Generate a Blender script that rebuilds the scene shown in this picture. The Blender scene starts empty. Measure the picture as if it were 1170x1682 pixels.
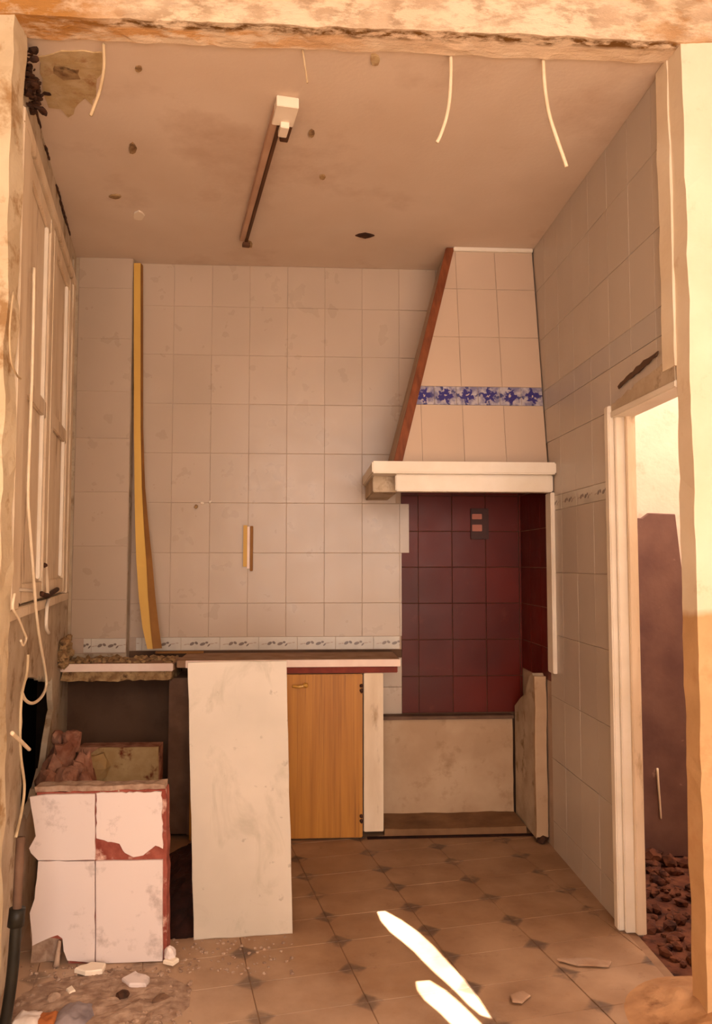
import bpy, bmesh, math, random
from mathutils import Vector, Matrix, noise
from mathutils.geometry import tessellate_polygon
random.seed(7)
scene = bpy.context.scene
COL = scene.collection

# ------------------------------------------------------------------ camera
FPX, CAMH = 1300.0, 1.38
YAW = math.atan(78 / FPX)
PIT = math.atan(84 / FPX * math.cos(YAW))
camd = bpy.data.cameras.new('camera')
cam = bpy.data.objects.new('camera', camd)
COL.objects.link(cam)
cam.location = (0, 0, CAMH)
cam.rotation_euler = (math.pi / 2 + PIT, 0, -YAW)
camd.sensor_fit = 'HORIZONTAL'
camd.sensor_width = 36
camd.lens = 36 * FPX / 1170
camd.clip_start = 0.02
scene.camera = cam

# ------------------------------------------------------------------ world, sun, exposure
world = bpy.data.worlds.new('world')
scene.world = world
world.use_nodes = True
bg = world.node_tree.nodes['Background']
bg.inputs[0].default_value = (1.0, 0.815, 0.70, 1)
bg.inputs[1].default_value = 2.6
SUNV = Vector((-0.35, -0.75, 1.1)).normalized()      # towards the sun
sd = bpy.data.lights.new('sun', 'SUN')
sd.energy = 18
sd.angle = math.radians(0.16)
sd.color = (1.0, 0.93, 0.84)
sun = bpy.data.objects.new('sun', sd)
COL.objects.link(sun)
sun.rotation_euler = SUNV.to_track_quat('Z', 'Y').to_euler()
sun.location = (-2, -3, 6)
# the open end of the front room: daylight enters here (portal only guides sampling)
pd = bpy.data.lights.new('daylight_portal', 'AREA')
pd.shape = 'RECTANGLE'; pd.size = 2.95; pd.size_y = 2.75
pd.cycles.is_portal = True
pt = bpy.data.objects.new('daylight_portal', pd)
COL.objects.link(pt)
pt.location = (0.625, -2.25, 1.82); pt.rotation_euler = (math.pi / 2, 0, 0)
vs_ = scene.view_settings
vs_.view_transform = 'Standard'
vs_.look = 'None'
vs_.exposure = 1.4
vs_.gamma = 1.0
vs_.use_curve_mapping = False

# ------------------------------------------------------------------ ray helpers (pixel of the photo -> point on a real plane)
_F = Vector((math.sin(YAW) * math.cos(PIT), math.cos(YAW) * math.cos(PIT), math.sin(PIT)))
_R = Vector((math.cos(YAW), -math.sin(YAW), 0))
_U = _R.cross(_F)
_C = Vector((0, 0, CAMH))
def ray(u, v): return _F + _R * ((u - 585) / FPX) + _U * ((841 - v) / FPX)
def at(u, v, y):
    d = ray(u, v); return _C + d * (y / d.y)
def onz(u, v, z=0.0):
    d = ray(u, v); return _C + d * ((z - CAMH) / d.z)
LP0 = Vector((-0.931, 2.45, 0)); LA = Vector((-0.1811, 0.9835, 0)); LN = Vector((0.9835, 0.1811, 0))
def lhit(u, v, off=0.0):
    d = ray(u, v); p = LP0 + LN * off
    return _C + d * ((p - _C).dot(LN) / d.dot(LN))
def lsz(u, v):
    p = lhit(u, v) - LP0; return (p.dot(LA), p.z)

# ------------------------------------------------------------------ materials
def srgb(r, g, b):
    f = lambda c: (c / 255) / 12.92 if c / 255 <= 0.04045 else (((c / 255) + 0.055) / 1.055) ** 2.4
    return (f(r), f(g), f(b), 1)
class NT:
    def __init__(s, name):
        s.m = bpy.data.materials.new(name); s.m.use_nodes = True
        s.t = s.m.node_tree; s.b = s.t.nodes['Principled BSDF']
    def n(s, t, **k):
        x = s.t.nodes.new(t)
        for a, v in k.items(): setattr(x, a, v)
        return x
    def l(s, a, b): s.t.links.new(a, b)
    def math(s, op, a, b=None, clamp=False):
        x = s.n('ShaderNodeMath', operation=op, use_clamp=clamp)
        for i, v in enumerate((a, b)):
            if v is None: continue
            if isinstance(v, (int, float)): x.inputs[i].default_value = v
            else: s.l(v, x.inputs[i])
        return x.outputs[0]
    def mix(s, f, a, b):
        x = s.n('ShaderNodeMix', data_type='RGBA')
        for i, v in ((0, f), (6, a), (7, b)):
            if isinstance(v, (int, float)): x.inputs[i].default_value = v
            elif isinstance(v, tuple): x.inputs[i].default_value = v
            else: s.l(v, x.inputs[i])
        return x.outputs[2]
    def noise(s, vec, scale, detail=4, rough=0.55, dist=0.0):
        x = s.n('ShaderNodeTexNoise'); x.inputs['Scale'].default_value = scale
        x.inputs['Detail'].default_value = detail; x.inputs['Roughness'].default_value = rough
        x.inputs['Distortion'].default_value = dist
        s.l(vec, x.inputs['Vector']); return x.outputs['Fac']
    def ramp(s, f, lo, hi):
        x = s.n('ShaderNodeMapRange', clamp=True)
        x.inputs[1].default_value = lo; x.inputs[2].default_value = hi
        s.l(f, x.inputs[0]); return x.outputs[0]
    def pos(s): return s.n('ShaderNodeNewGeometry').outputs['Position']
    def obj(s): return s.n('ShaderNodeTexCoord').outputs['Object']
    def scaled(s, v, sx, sy, sz):
        x = s.n('ShaderNodeMapping'); x.inputs['Scale'].default_value = (sx, sy, sz)
        s.l(v, x.inputs[0]); return x.outputs[0]
    def bump(s, h, strength=0.3, dist=0.01):
        x = s.n('ShaderNodeBump'); x.inputs['Strength'].default_value = strength
        x.inputs['Distance'].default_value = dist
        s.l(h, x.inputs['Height']); s.l(x.outputs[0], s.b.inputs['Normal'])
    def fin(s, col, rough=0.7, spec=0.5):
        if isinstance(col, tuple): s.b.inputs['Base Color'].default_value = col
        else: s.l(col, s.b.inputs['Base Color'])
        if isinstance(rough, (int, float)): s.b.inputs['Roughness'].default_value = rough
        else: s.l(rough, s.b.inputs['Roughness'])
        s.b.inputs['Specular IOR Level'].default_value = spec
        return s.m

def mottled(name, c1, c2, scale=6, rough=0.8, bump=0.3, bscale=40, stain=None, sscale=3, slo=0.55, shi=0.7, spec=0.3, stretch=(1, 1, 1), bdist=0.006):
    t = NT(name); p = t.scaled(t.pos(), *stretch)
    col = t.mix(t.ramp(t.noise(p, scale), 0.35, 0.65), c1, c2)
    if stain:
        col = t.mix(t.ramp(t.noise(p, sscale, 6, 0.65), slo, shi), col, stain)
    if bump: t.bump(t.noise(p, bscale, 6), bump, bdist)
    return t.fin(col, rough, spec)

def tile_mat(name, c1, c2, rough=0.22, dirt=None, vary=0.06, dlo=.58, dhi=.8, spec=.5):
    t = NT(name); p = t.pos()
    col = t.mix(t.ramp(t.noise(p, 1.3, 3), 0.3, 0.7), c1, c2)
    r = t.n('ShaderNodeObjectInfo').outputs['Random']
    dark = t.math('SUBTRACT', 1.0, t.math('MULTIPLY', r, vary))
    m = t.n('ShaderNodeVectorMath', operation='SCALE'); t.l(col, m.inputs[0]); t.l(dark, m.inputs[3])
    col = m.outputs[0]
    if dirt:
        col = t.mix(t.math('MULTIPLY', t.ramp(t.noise(p, 7, 8, 0.7), dlo, dhi), 0.7), col, dirt)
    rr = t.math('ADD', rough, t.math('MULTIPLY', t.noise(p, 9, 3), 0.2))
    t.bump(t.noise(p, 5, 2), 0.12, 0.02)
    return t.fin(col, rr, spec)

def blobs(t, vec, items):
    """union of soft ellipses (u, v, ru, rv, angle) in object space"""
    sx = t.n('ShaderNodeSeparateXYZ'); t.l(vec, sx.inputs[0]); X, Y = sx.outputs[0], sx.outputs[1]
    acc = None
    for (u, v, ru, rv, a) in items:
        ca, sa = math.cos(a), math.sin(a)
        dx, dy = t.math('SUBTRACT', X, u), t.math('SUBTRACT', Y, v)
        e = t.math('ADD', t.math('MULTIPLY', dx, ca / ru), t.math('MULTIPLY', dy, sa / ru))
        g = t.math('ADD', t.math('MULTIPLY', dx, -sa / rv), t.math('MULTIPLY', dy, ca / rv))
        d = t.math('ADD', t.math('MULTIPLY', e, e), t.math('MULTIPLY', g, g))
        k = t.math('SUBTRACT', 1.25, d, True)
        acc = k if acc is None else t.math('MAXIMUM', acc, k)
    return t.ramp(acc, 0.1, 0.5)

M = {}
M['tile'] = tile_mat('glazed_white_tile', srgb(192, 172, 153), srgb(180, 160, 140), 0.2, srgb(150, 120, 90), dlo=.66, dhi=.95)
M['tile_r'] = tile_mat('glazed_white_tile_right', srgb(198, 186, 174), srgb(186, 174, 162), 0.25)
M['tile_hood'] = tile_mat('glazed_cream_tile', srgb(208, 184, 162), srgb(198, 174, 152), 0.25)
M['tile_block'] = tile_mat('scuffed_white_tile', srgb(230, 216, 212), srgb(220, 206, 204), 0.4, srgb(110, 88, 80), dlo=.56, dhi=.74)
M['tile_dirty'] = mottled('dusty_old_tile', srgb(190, 165, 120), srgb(165, 135, 90), 9, 0.7, stain=srgb(110, 50, 25), sscale=7, slo=.58, shi=.66)
M['red_tile'] = tile_mat('glazed_oxblood_tile', srgb(108, 28, 16), srgb(74, 13, 7), 0.28, srgb(130, 70, 50), 0.25, .6, .9, spec=.22)
M['grout'] = mottled('grey_brown_grout', srgb(186, 164, 146), srgb(172, 150, 132), 8, 0.9)
M['sooty'] = mottled('sooty_plaster', srgb(104, 78, 60), srgb(86, 62, 46), 3, 0.9, 0.15, stain=srgb(44, 28, 20), sscale=2.2, slo=.5, shi=.8)
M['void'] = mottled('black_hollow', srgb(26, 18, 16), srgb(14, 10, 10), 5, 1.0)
M['ceil'] = mottled('ceiling_paint', srgb(222, 202, 184), srgb(214, 192, 172), 1.6, 0.85, 0.15, 60, stain=srgb(190, 160, 136), sscale=1.4, slo=.55, shi=.8)
M['ochre_patch'] = mottled('bare_ochre_patch', srgb(200, 176, 138), srgb(184, 156, 112), 18, 0.95, 0.6, 50, stain=srgb(160, 118, 76), sscale=14)
M['plaster'] = mottled('cream_plaster', srgb(232, 218, 196), srgb(222, 204, 178), 3, 0.85, 0.4, 30, stain=srgb(190, 160, 120), sscale=5, slo=.6, shi=.78)
M['plaster_grey'] = mottled('worn_plaster', srgb(200, 184, 162), srgb(176, 156, 132), 7, 0.9, 0.6, 26, stain=srgb(130, 104, 74), sscale=9, slo=.55, shi=.7)
M['plaster_low'] = mottled('stained_white_plaster', srgb(196, 168, 138), srgb(180, 150, 120), 4, 0.85, 0.4, 22, stain=srgb(150, 118, 84), sscale=6, slo=.55, shi=.75)
M['white_paint'] = mottled('white_gloss_paint', srgb(238, 228, 214), srgb(228, 216, 198), 5, 0.45, 0.15, 30)
M['old_paint'] = mottled('old_cream_paint', srgb(232, 214, 190), srgb(214, 192, 164), 8, 0.55, 0.4, 30, stain=srgb(160, 130, 96), sscale=9, slo=.58, shi=.7, stretch=(1, 1, .25))
M['lime'] = mottled('pale_plaster_strip', srgb(242, 228, 206), srgb(232, 214, 188), 4, 0.8, 0.2)
M['yellow'] = mottled('yellow_plastic', srgb(214, 172, 84), srgb(200, 156, 76), 4, 0.5, 0.1, stretch=(1, 1, .3))
M['yellow_side'] = mottled('browned_strip_edge', srgb(150, 104, 52), srgb(128, 84, 40), 6, 0.7, 0.2)  # brown for the yellow strip's shadow side, also a darker glued strip
M['brown_wood'] = mottled('varnished_brown_wood', srgb(134, 74, 42), srgb(108, 56, 30), 14, 0.5, 0.2, stretch=(3, 3, .5))
M['dark_brown'] = mottled('dark_brown_board', srgb(120, 92, 74), srgb(98, 72, 56), 8, 0.75, 0.2)
M['rail'] = mottled('dark_red_rail', srgb(140, 50, 28), srgb(110, 36, 20), 10, 0.6, 0.1)
M['brass'] = mottled('aged_brass', srgb(230, 180, 90), srgb(190, 140, 60), 10, 0.35, 0, spec=.8)
M['rust'] = mottled('rusty_iron', srgb(80, 48, 30), srgb(50, 30, 20), 30, 0.8, 0.4)
M['counter_edge'] = mottled('pinkish_marble_edge', srgb(244, 222, 208), srgb(236, 210, 196), 12, 0.4, 0.05)
M['dust'] = mottled('dust_on_stone', srgb(170, 140, 116), srgb(150, 116, 90), 10, 0.95, 0.5)
M['mortar'] = mottled('rough_brown_mortar', srgb(176, 146, 104), srgb(130, 98, 66), 25, 0.95, 0.8, 60, stain=srgb(70, 46, 30), sscale=20)
M['brick'] = mottled('red_brick', srgb(158, 88, 74), srgb(128, 60, 48), 20, 0.95, 0.6, 60, stain=srgb(216, 180, 164), sscale=12, slo=.58, shi=.68)
M['rubble'] = mottled('dusty_rubble', srgb(178, 152, 132), srgb(140, 112, 94), 30, 0.95, 0.5)
M['rubble_red'] = mottled('reddish_broken_masonry', srgb(176, 128, 104), srgb(130, 80, 60), 16, 0.95, 0.8, 40, stain=srgb(80, 40, 26), sscale=12)
M['dark_soil'] = mottled('dark_red_brown_soil', srgb(56, 26, 18), srgb(36, 16, 12), 14, 0.95, 0.6)  # dark tone for the shaded floor behind the slab, and the hearth line
M['debris_floor'] = mottled('dark_debris_floor', srgb(112, 66, 44), srgb(78, 40, 26), 14, 0.95, 0.9, 30, stain=srgb(46, 20, 14), sscale=12, slo=.5, shi=.62)
M['purple_board'] = mottled('purple_brown_paint', srgb(122, 90, 80), srgb(100, 70, 66), 5, 0.6, 0.2, stain=srgb(150, 118, 104), sscale=16, slo=.66, shi=.72)
M['pink_wall'] = mottled('pale_pink_plaster', srgb(238, 222, 206), srgb(230, 212, 196), 5, 0.9, 0.3, stain=srgb(226, 190, 170), sscale=8)
M['pipe'] = mottled('dark_green_pipe', srgb(46, 42, 34), srgb(34, 30, 24), 10, 0.45, 0.1)
M['cable'] = mottled('cream_cable', srgb(240, 222, 194), srgb(226, 204, 172), 14, 0.6, 0)
M['cable_dull'] = mottled('dusty_cable', srgb(206, 182, 146), srgb(186, 160, 124), 14, 0.7, 0)
M['plastic'] = mottled('white_plastic', srgb(244, 230, 212), srgb(236, 220, 200), 6, 0.4, 0)
M['socket_dark'] = mottled('dark_socket_plate', srgb(74, 34, 26), srgb(60, 26, 20), 10, 0.5, 0)
M['socket_light'] = mottled('pink_socket_insert', srgb(190, 120, 100), srgb(180, 110, 92), 10, 0.5, 0)
M['cloth'] = mottled('grey_blue_rag', srgb(150, 138, 140), srgb(120, 108, 112), 12, 0.9, 0.5)
M['white_rag'] = mottled('crumpled_white_plastic', srgb(226, 214, 206), srgb(206, 190, 180), 12, 0.5, 0.3)
M['orange_scrap'] = mottled('orange_brown_scrap', srgb(196, 120, 62), srgb(160, 90, 46), 12, 0.8, 0.3)
M['fitting'] = mottled('brownish_metal_batten', srgb(196, 158, 132), srgb(180, 142, 116), 6, 0.5, 0)
M['fitting_dark'] = mottled('dark_batten_channel', srgb(96, 60, 34), srgb(80, 48, 26), 6, 0.6, 0)
M['roof'] = mottled('sheet_roof', srgb(190, 180, 168), srgb(170, 160, 150), 4, 0.8, 0)
M['front_wall'] = mottled('front_room_plaster', srgb(236, 220, 196), srgb(226, 208, 182), 3, 0.9, 0.2)
M['front_floor'] = mottled('front_room_floor', srgb(190, 160, 130), srgb(170, 140, 110), 5, 0.9, 0.2)

M['base_stone'] = mottled('brown_stained_slab', srgb(140, 104, 72), srgb(116, 82, 54), 6, 0.8, 0.3)
M['jamb_left'] = mottled('peeling_jamb_plaster', srgb(214, 196, 166), srgb(196, 174, 142), 6, 0.9, 0.6, 24, stain=srgb(160, 126, 86), sscale=7, slo=.54, shi=.66)
M['rust_debris'] = mottled('dark_damp_debris', srgb(120, 76, 62), srgb(70, 40, 28), 20, 0.95, 0.5)
M['ochre_dirt'] = mottled('ochre_dirt', srgb(186, 140, 98), srgb(156, 112, 76), 8, 0.95, 0.5, stain=srgb(120, 80, 50), sscale=7)
def mk_slab_mat():
    t = NT('grey_veined_marble'); p = t.pos()
    col = t.mix(t.ramp(t.noise(p, 2.2, 4), 0.35, 0.65), srgb(202, 190, 176), srgb(186, 176, 162))
    col = t.mix(t.math('MULTIPLY', t.ramp(t.noise(t.scaled(p, 1, 1, .5), 7, 6, .6, 1.2), 0.56, 0.72), .55), col, srgb(160, 152, 134))
    col = t.mix(t.math('MULTIPLY', t.ramp(t.noise(p, 20, 4), 0.66, 0.74), .7), col, srgb(140, 128, 112))
    t.bump(t.noise(p, 30, 3), .08, .005)
    return t.fin(col, .45)
M['marble'] = mk_slab_mat()

def mk_door_wood():
    t = NT('honey_wood_veneer'); p = t.scaled(t.pos(), 24, 24, 1.1)
    col = t.mix(t.ramp(t.noise(p, 1.0, 6, .6, .4), 0.3, 0.7), srgb(192, 130, 42), srgb(164, 102, 16))
    col = t.mix(t.ramp(t.noise(t.scaled(t.pos(), 90, 90, 1.5), 1.0, 4), 0.55, 0.75), col, srgb(140, 84, 12))
    return t.fin(col, .5)
M['honey'] = mk_door_wood()

def mk_border():
    t = NT('border_tile_print'); o = t.obj()
    b1 = blobs(t, o, [(-.045, .0, .014, .008, .5), (-.022, .004, .010, .007, -.6), (.012, -.002, .016, .008, .3), (.034, .006, .008, .006, 0), (.045, -.008, .010, .004, .8)])
    b2 = blobs(t, o, [(-.08, -.004, .010, .003, .2), (-.065, -.002, .006, .003, 0), (.062, .0, .014, .003, .1), (.085, .004, .008, .003, 0)])
    col = t.mix(t.ramp(t.noise(t.pos(), 12, 3), .3, .7), srgb(206, 198, 186), srgb(194, 186, 174))
    col = t.mix(t.math('MULTIPLY', b2, .5), col, srgb(150, 110, 84))
    col = t.mix(t.math('MULTIPLY', b1, .85), col, srgb(96, 74, 66))
    return t.fin(col, .3)
M['border'] = mk_border()

def mk_blue():
    t = NT('blue_flower_tile_print'); o = t.obj()
    r = t.n('ShaderNodeObjectInfo').outputs['Random']
    # turn the motif a different amount on every tile
    vr = t.n('ShaderNodeVectorRotate', rotation_type='Z_AXIS'); t.l(o, vr.inputs['Vector'])
    t.l(t.math('MULTIPLY', r, 6.28), vr.inputs['Angle'])
    off = vr.outputs[0]
    w = t.n('ShaderNodeVectorMath', operation='ADD'); nz = t.n('ShaderNodeTexNoise'); nz.inputs['Scale'].default_value = 55
    t.l(t.pos(), nz.inputs['Vector'])
    s = t.n('ShaderNodeVectorMath', operation='MULTIPLY_ADD'); t.l(nz.outputs['Color'], s.inputs[0]); s.inputs[1].default_value = (.05,) * 3; s.inputs[2].default_value = (-.025,) * 3
    t.l(off, w.inputs[0]); t.l(s.outputs[0], w.inputs[1]); off = w.outputs[0]
    petals = [(.020 * math.cos(a), .020 * math.sin(a), .020, .012, a) for a in [k * 2 * math.pi / 5 for k in range(5)]]
    b1 = blobs(t, off, petals)
    b2 = blobs(t, off, [(.035, .030, .014, .007, .8), (-.036, -.026, .014, .006, .6), (-.030, .034, .008, .012, .2), (.034, -.034, .012, .006, -.7)])
    c = blobs(t, off, [(0, 0, .007, .007, 0)])
    col = t.mix(t.ramp(t.noise(t.pos(), 30, 3), .4, .6), srgb(186, 178, 182), srgb(126, 122, 150))
    col = t.mix(b2, col, srgb(70, 72, 120))
    col = t.mix(b1, col, srgb(52, 48, 122))
    col = t.mix(c, col, srgb(196, 180, 170))
    return t.fin(col, .3)
M['blue'] = mk_blue()
M['blue_faint'] = tile_mat('faded_grey_border_tile', srgb(190, 182, 174), srgb(180, 170, 166), .3)

def mk_floor_tile():
    t = NT('floor_tile_print'); o = t.obj()
    sx = t.n('ShaderNodeSeparateXYZ'); t.l(o, sx.inputs[0])
    ax, ay = t.math('ABSOLUTE', sx.outputs[0]), t.math('ABSOLUTE', sx.outputs[1])
    HX, HY = .1725, .1035
    dx = t.math('SUBTRACT', HX, ax); dy = t.math('SUBTRACT', HY, ay)
    nn = t.math('MULTIPLY', t.noise(t.pos(), 60, 3), .014)
    dsum = t.math('ADD', t.math('ADD', dx, dy), nn)
    dia = t.ramp(dsum, .066, .046)
    thin = t.math('MULTIPLY', t.ramp(t.math('MINIMUM', dx, t.math('ADD', dy, .02)), .006, .002), 1.0)
    p = t.pos()
    col = t.mix(t.ramp(t.noise(p, 5, 5), .35, .65), srgb(166, 132, 102), srgb(140, 106, 78))
    col = t.mix(t.math('MULTIPLY', t.ramp(t.noise(p, 2.2, 6, .65, .6), .48, .68), .6), col, srgb(150, 112, 78))
    col = t.mix(t.math('MULTIPLY', t.ramp(t.noise(p, 11, 6, .7), .6, .72), .6), col, srgb(120, 86, 60))
    wear = t.ramp(t.noise(p, 9, 4), .36, .55)
    sp = t.n('ShaderNodeSeparateXYZ'); t.l(p, sp.inputs[0])
    near = t.math('ADD', t.math('ADD', t.math('MULTIPLY', sp.outputs[0], -.55), t.math('MULTIPLY', sp.outputs[1], -.75)), t.math('MULTIPLY', t.noise(p, 4, 6, .65), .9))
    dust = t.math('MULTIPLY', t.ramp(near, -1.75, -1.2), .75)
    col = t.mix(t.math('MULTIPLY', t.math('MULTIPLY', dia, wear), .85), col, srgb(92, 70, 54))
    col = t.mix(dust, col, srgb(192, 164, 140))
    col = t.mix(t.math('MULTIPLY', t.math('MULTIPLY', dia, wear), .55), col, srgb(96, 74, 60))
    t.bump(t.noise(p, 30, 5), .25, .004)
    return t.fin(col, .6)
M['floor_tile'] = mk_floor_tile()
M['floor_grout'] = mottled('dark_floor_joint', srgb(150, 118, 92), srgb(134, 102, 78), 10, .95)

def mk_jamb():
    t = NT('jamb_two_tone_plaster'); p = t.pos()
    sx = t.n('ShaderNodeSeparateXYZ'); t.l(p, sx.inputs[0])
    z = t.math('ADD', sx.outputs[2], t.math('MULTIPLY', t.noise(p, 9, 3), .05))
    low = t.ramp(z, 1.262, 1.238)
    top = t.mix(t.ramp(t.noise(p, 3, 4), .35, .65), srgb(240, 226, 204), srgb(232, 214, 188))
    top = t.mix(t.math('MULTIPLY', t.ramp(t.noise(p, 8, 6, .7), .6, .75), .5), top, srgb(196, 160, 116))
    bot = t.mix(t.ramp(t.noise(p, 6, 5), .35, .65), srgb(212, 172, 126), srgb(198, 158, 112))
    bot = t.mix(t.math('MULTIPLY', t.ramp(t.noise(p, 5, 6, .7), .52, .7), .6), bot, srgb(186, 132, 84))
    t.bump(t.noise(p, 26, 5), .35, .006)
    return t.fin(t.mix(low, top, bot), .85, .3)
M['jamb'] = mk_jamb()

def mk_beam():
    t = NT('peeling_beam_plaster'); p = t.pos()
    sp = t.scaled(p, .45, 1, 1)
    col = t.mix(t.ramp(t.noise(sp, 6, 4), .35, .65), srgb(236, 216, 190), srgb(226, 200, 172))
    col = t.mix(t.math('MULTIPLY', t.ramp(t.noise(sp, 5, 5, .6), .5, .75), .35), col, srgb(206, 168, 116))
    sx = t.n('ShaderNodeSeparateXYZ'); t.l(p, sx.inputs[0])
    # the crack where paint has come off along the lower arris
    y0 = t.math('SUBTRACT', sx.outputs[1], 2.378)
    band = t.ramp(t.math('ABSOLUTE', y0), .030, .012)
    col = t.mix(t.math('MULTIPLY', t.ramp(t.noise(sp, 24, 6, .7), .44, .56), band), col, srgb(120, 84, 40))
    left = t.math('MAXIMUM', t.ramp(sx.outputs[0], -.5, -.74), t.math('MULTIPLY', t.ramp(sx.outputs[0], .95, 1.1), .6))
    soff = t.math('MULTIPLY', t.ramp(sx.outputs[1], 2.385, 2.40), t.ramp(sx.outputs[0], .5, -.3))
    col = t.mix(t.math('MULTIPLY', t.ramp(t.noise(sp, 16, 5, .65), .47, .58), soff), col, srgb(212, 162, 108))
    col = t.mix(t.math('MULTIPLY', t.ramp(t.noise(sp, 9, 6, .7), .44, .56), left), col, srgb(178, 128, 70))
    t.bump(t.noise(sp, 22, 6, .7), .9, .012)
    return t.fin(col, .9, .2)
M['beam'] = mk_beam()

# ------------------------------------------------------------------ object helpers
WL = {}
def link(o, parent, loc, rot=None):
    COL.objects.link(o)
    loc = Vector(loc)
    WL[o.name] = loc
    if parent is not None:
        o.parent = parent; o.location = loc - WL[parent.name]
    else: o.location = loc
    if rot is not None: o.rotation_euler = rot.to_euler()
    return o
def tag(o, label=None, cat=None, group=None, kind=None):
    if label: o['label'] = label
    if cat: o['category'] = cat
    if group: o['group'] = group
    if kind: o['kind'] = kind
    return o
def thing(name, loc, label, cat, group=None):
    o = bpy.data.objects.new(name, None); o.empty_display_size = .05
    link(o, None, loc); return tag(o, label, cat, group)
def newmesh(name, verts, faces, mat, smooth=False):
    me = bpy.data.meshes.new(name); me.from_pydata([tuple(v) for v in verts], [], faces)
    me.materials.append(M[mat] if isinstance(mat, str) else mat)
    if smooth: me.polygons.foreach_set('use_smooth', [True] * len(me.polygons))
    me.update(); return me
def mo(name, verts, faces, mat, parent=None, smooth=False, base=None):
    """verts in world space; the origin goes to the base centre"""
    vs = [Vector(v) for v in verts]
    if base is None:
        lo = Vector([min(v[i] for v in vs) for i in range(3)]); hi = Vector([max(v[i] for v in vs) for i in range(3)])
        base = Vector(((lo.x + hi.x) / 2, (lo.y + hi.y) / 2, lo.z))
    base = Vector(base)
    o = bpy.data.objects.new(name, newmesh(name, [v - base for v in vs], faces, mat, smooth))
    return link(o, parent, base)
def from_bm(name, bm, mat, parent=None, smooth=False, base=None):
    bm.normal_update()
    bm.verts.ensure_lookup_table()
    for i, v in enumerate(bm.verts): v.index = i
    vs = [v.co.copy() for v in bm.verts]; fs = [[v.index for v in f.verts] for f in bm.faces]
    bm.free(); return mo(name, vs, fs, mat, parent, smooth, base)
def box(name, x0, x1, y0, y1, z0, z1, mat, parent=None, bev=0.0):
    bm = bmesh.new()
    v = [bm.verts.new(c) for c in ((x0, y0, z0), (x1, y0, z0), (x1, y1, z0), (x0, y1, z0), (x0, y0, z1), (x1, y0, z1), (x1, y1, z1), (x0, y1, z1))]
    for f in ((0, 3, 2, 1), (4, 5, 6, 7), (0, 1, 5, 4), (1, 2, 6, 5), (2, 3, 7, 6), (3, 0, 4, 7)): bm.faces.new([v[i] for i in f])
    if bev: bmesh.ops.bevel(bm, geom=bm.edges[:], offset=bev, segments=2, affect='EDGES')
    return from_bm(name, bm, mat, parent)
def hexa(name, c8, mat, parent=None, bev=0.0):
    bm = bmesh.new(); v = [bm.verts.new(c) for c in c8]
    for f in ((0, 3, 2, 1), (4, 5, 6, 7), (0, 1, 5, 4), (1, 2, 6, 5), (2, 3, 7, 6), (3, 0, 4, 7)): bm.faces.new([v[i] for i in f])
    if bev: bmesh.ops.bevel(bm, geom=bm.edges[:], offset=bev, segments=2, affect='EDGES')
    return from_bm(name, bm, mat, parent)
def rough_box(name, x0, x1, y0, y1, z0, z1, mat, parent=None, step=.06, amp=.006, scale=9):
    bm = bmesh.new()
    nx, ny, nz = [max(1, int(abs(b - a) / step)) for a, b in ((x0, x1), (y0, y1), (z0, z1))]
    vd = {}
    def V(i, j, k):
        if (i, j, k) not in vd:
            p = Vector((x0 + (x1 - x0) * i / nx, y0 + (y1 - y0) * j / ny, z0 + (z1 - z0) * k / nz))
            q = noise.noise_vector(p * scale) * amp + noise.noise_vector(p * scale * 3) * amp * .5
            vd[(i, j, k)] = bm.verts.new(p + q)
        return vd[(i, j, k)]
    for j in range(ny):
        for k in range(nz):
            bm.faces.new([V(0, j, k), V(0, j, k + 1), V(0, j + 1, k + 1), V(0, j + 1, k)])
            bm.faces.new([V(nx, j, k), V(nx, j + 1, k), V(nx, j + 1, k + 1), V(nx, j, k + 1)])
    for i in range(nx):
        for k in range(nz):
            bm.faces.new([V(i, 0, k), V(i + 1, 0, k), V(i + 1, 0, k + 1), V(i, 0, k + 1)])
            bm.faces.new([V(i, ny, k), V(i, ny, k + 1), V(i + 1, ny, k + 1), V(i + 1, ny, k)])
    for i in range(nx):
        for j in range(ny):
            bm.faces.new([V(i, j, 0), V(i, j + 1, 0), V(i + 1, j + 1, 0), V(i + 1, j, 0)])
            bm.faces.new([V(i, j, nz), V(i + 1, j, nz), V(i + 1, j + 1, nz), V(i, j + 1, nz)])
    return from_bm(name, bm, mat, parent, False)

class Frame:
    def __init__(s, o, u, v):
        s.o, s.u, s.v = Vector(o), Vector(u).normalized(), Vector(v).normalized()
        s.n = s.u.cross(s.v)
        s.m = Matrix((s.u, s.v, s.n)).transposed()
    def p(s, u, v, n=0): return s.o + s.u * u + s.v * v + s.n * n
    def uv(s, P):
        d = Vector(P) - s.o; return (d.dot(s.u), d.dot(s.v))
def area2(p): return sum(p[i][0] * p[(i + 1) % len(p)][1] - p[(i + 1) % len(p)][0] * p[i][1] for i in range(len(p)))
def clip(poly, reg):
    out = list(poly)
    for i in range(len(reg)):
        a, b = reg[i], reg[(i + 1) % len(reg)]
        def side(p): return (b[0] - a[0]) * (p[1] - a[1]) - (b[1] - a[1]) * (p[0] - a[0])
        src, out = out, []
        for j in range(len(src)):
            p, q = src[j], src[(j + 1) % len(src)]
            sp, sq = side(p), side(q)
            if sp >= 0: out.append(p)
            if sp * sq < 0:
                t = sp / (sp - sq); out.append((p[0] + (q[0] - p[0]) * t, p[1] + (q[1] - p[1]) * t))
        if len(out) < 3: return []
    return out
CACHE = {}
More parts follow.
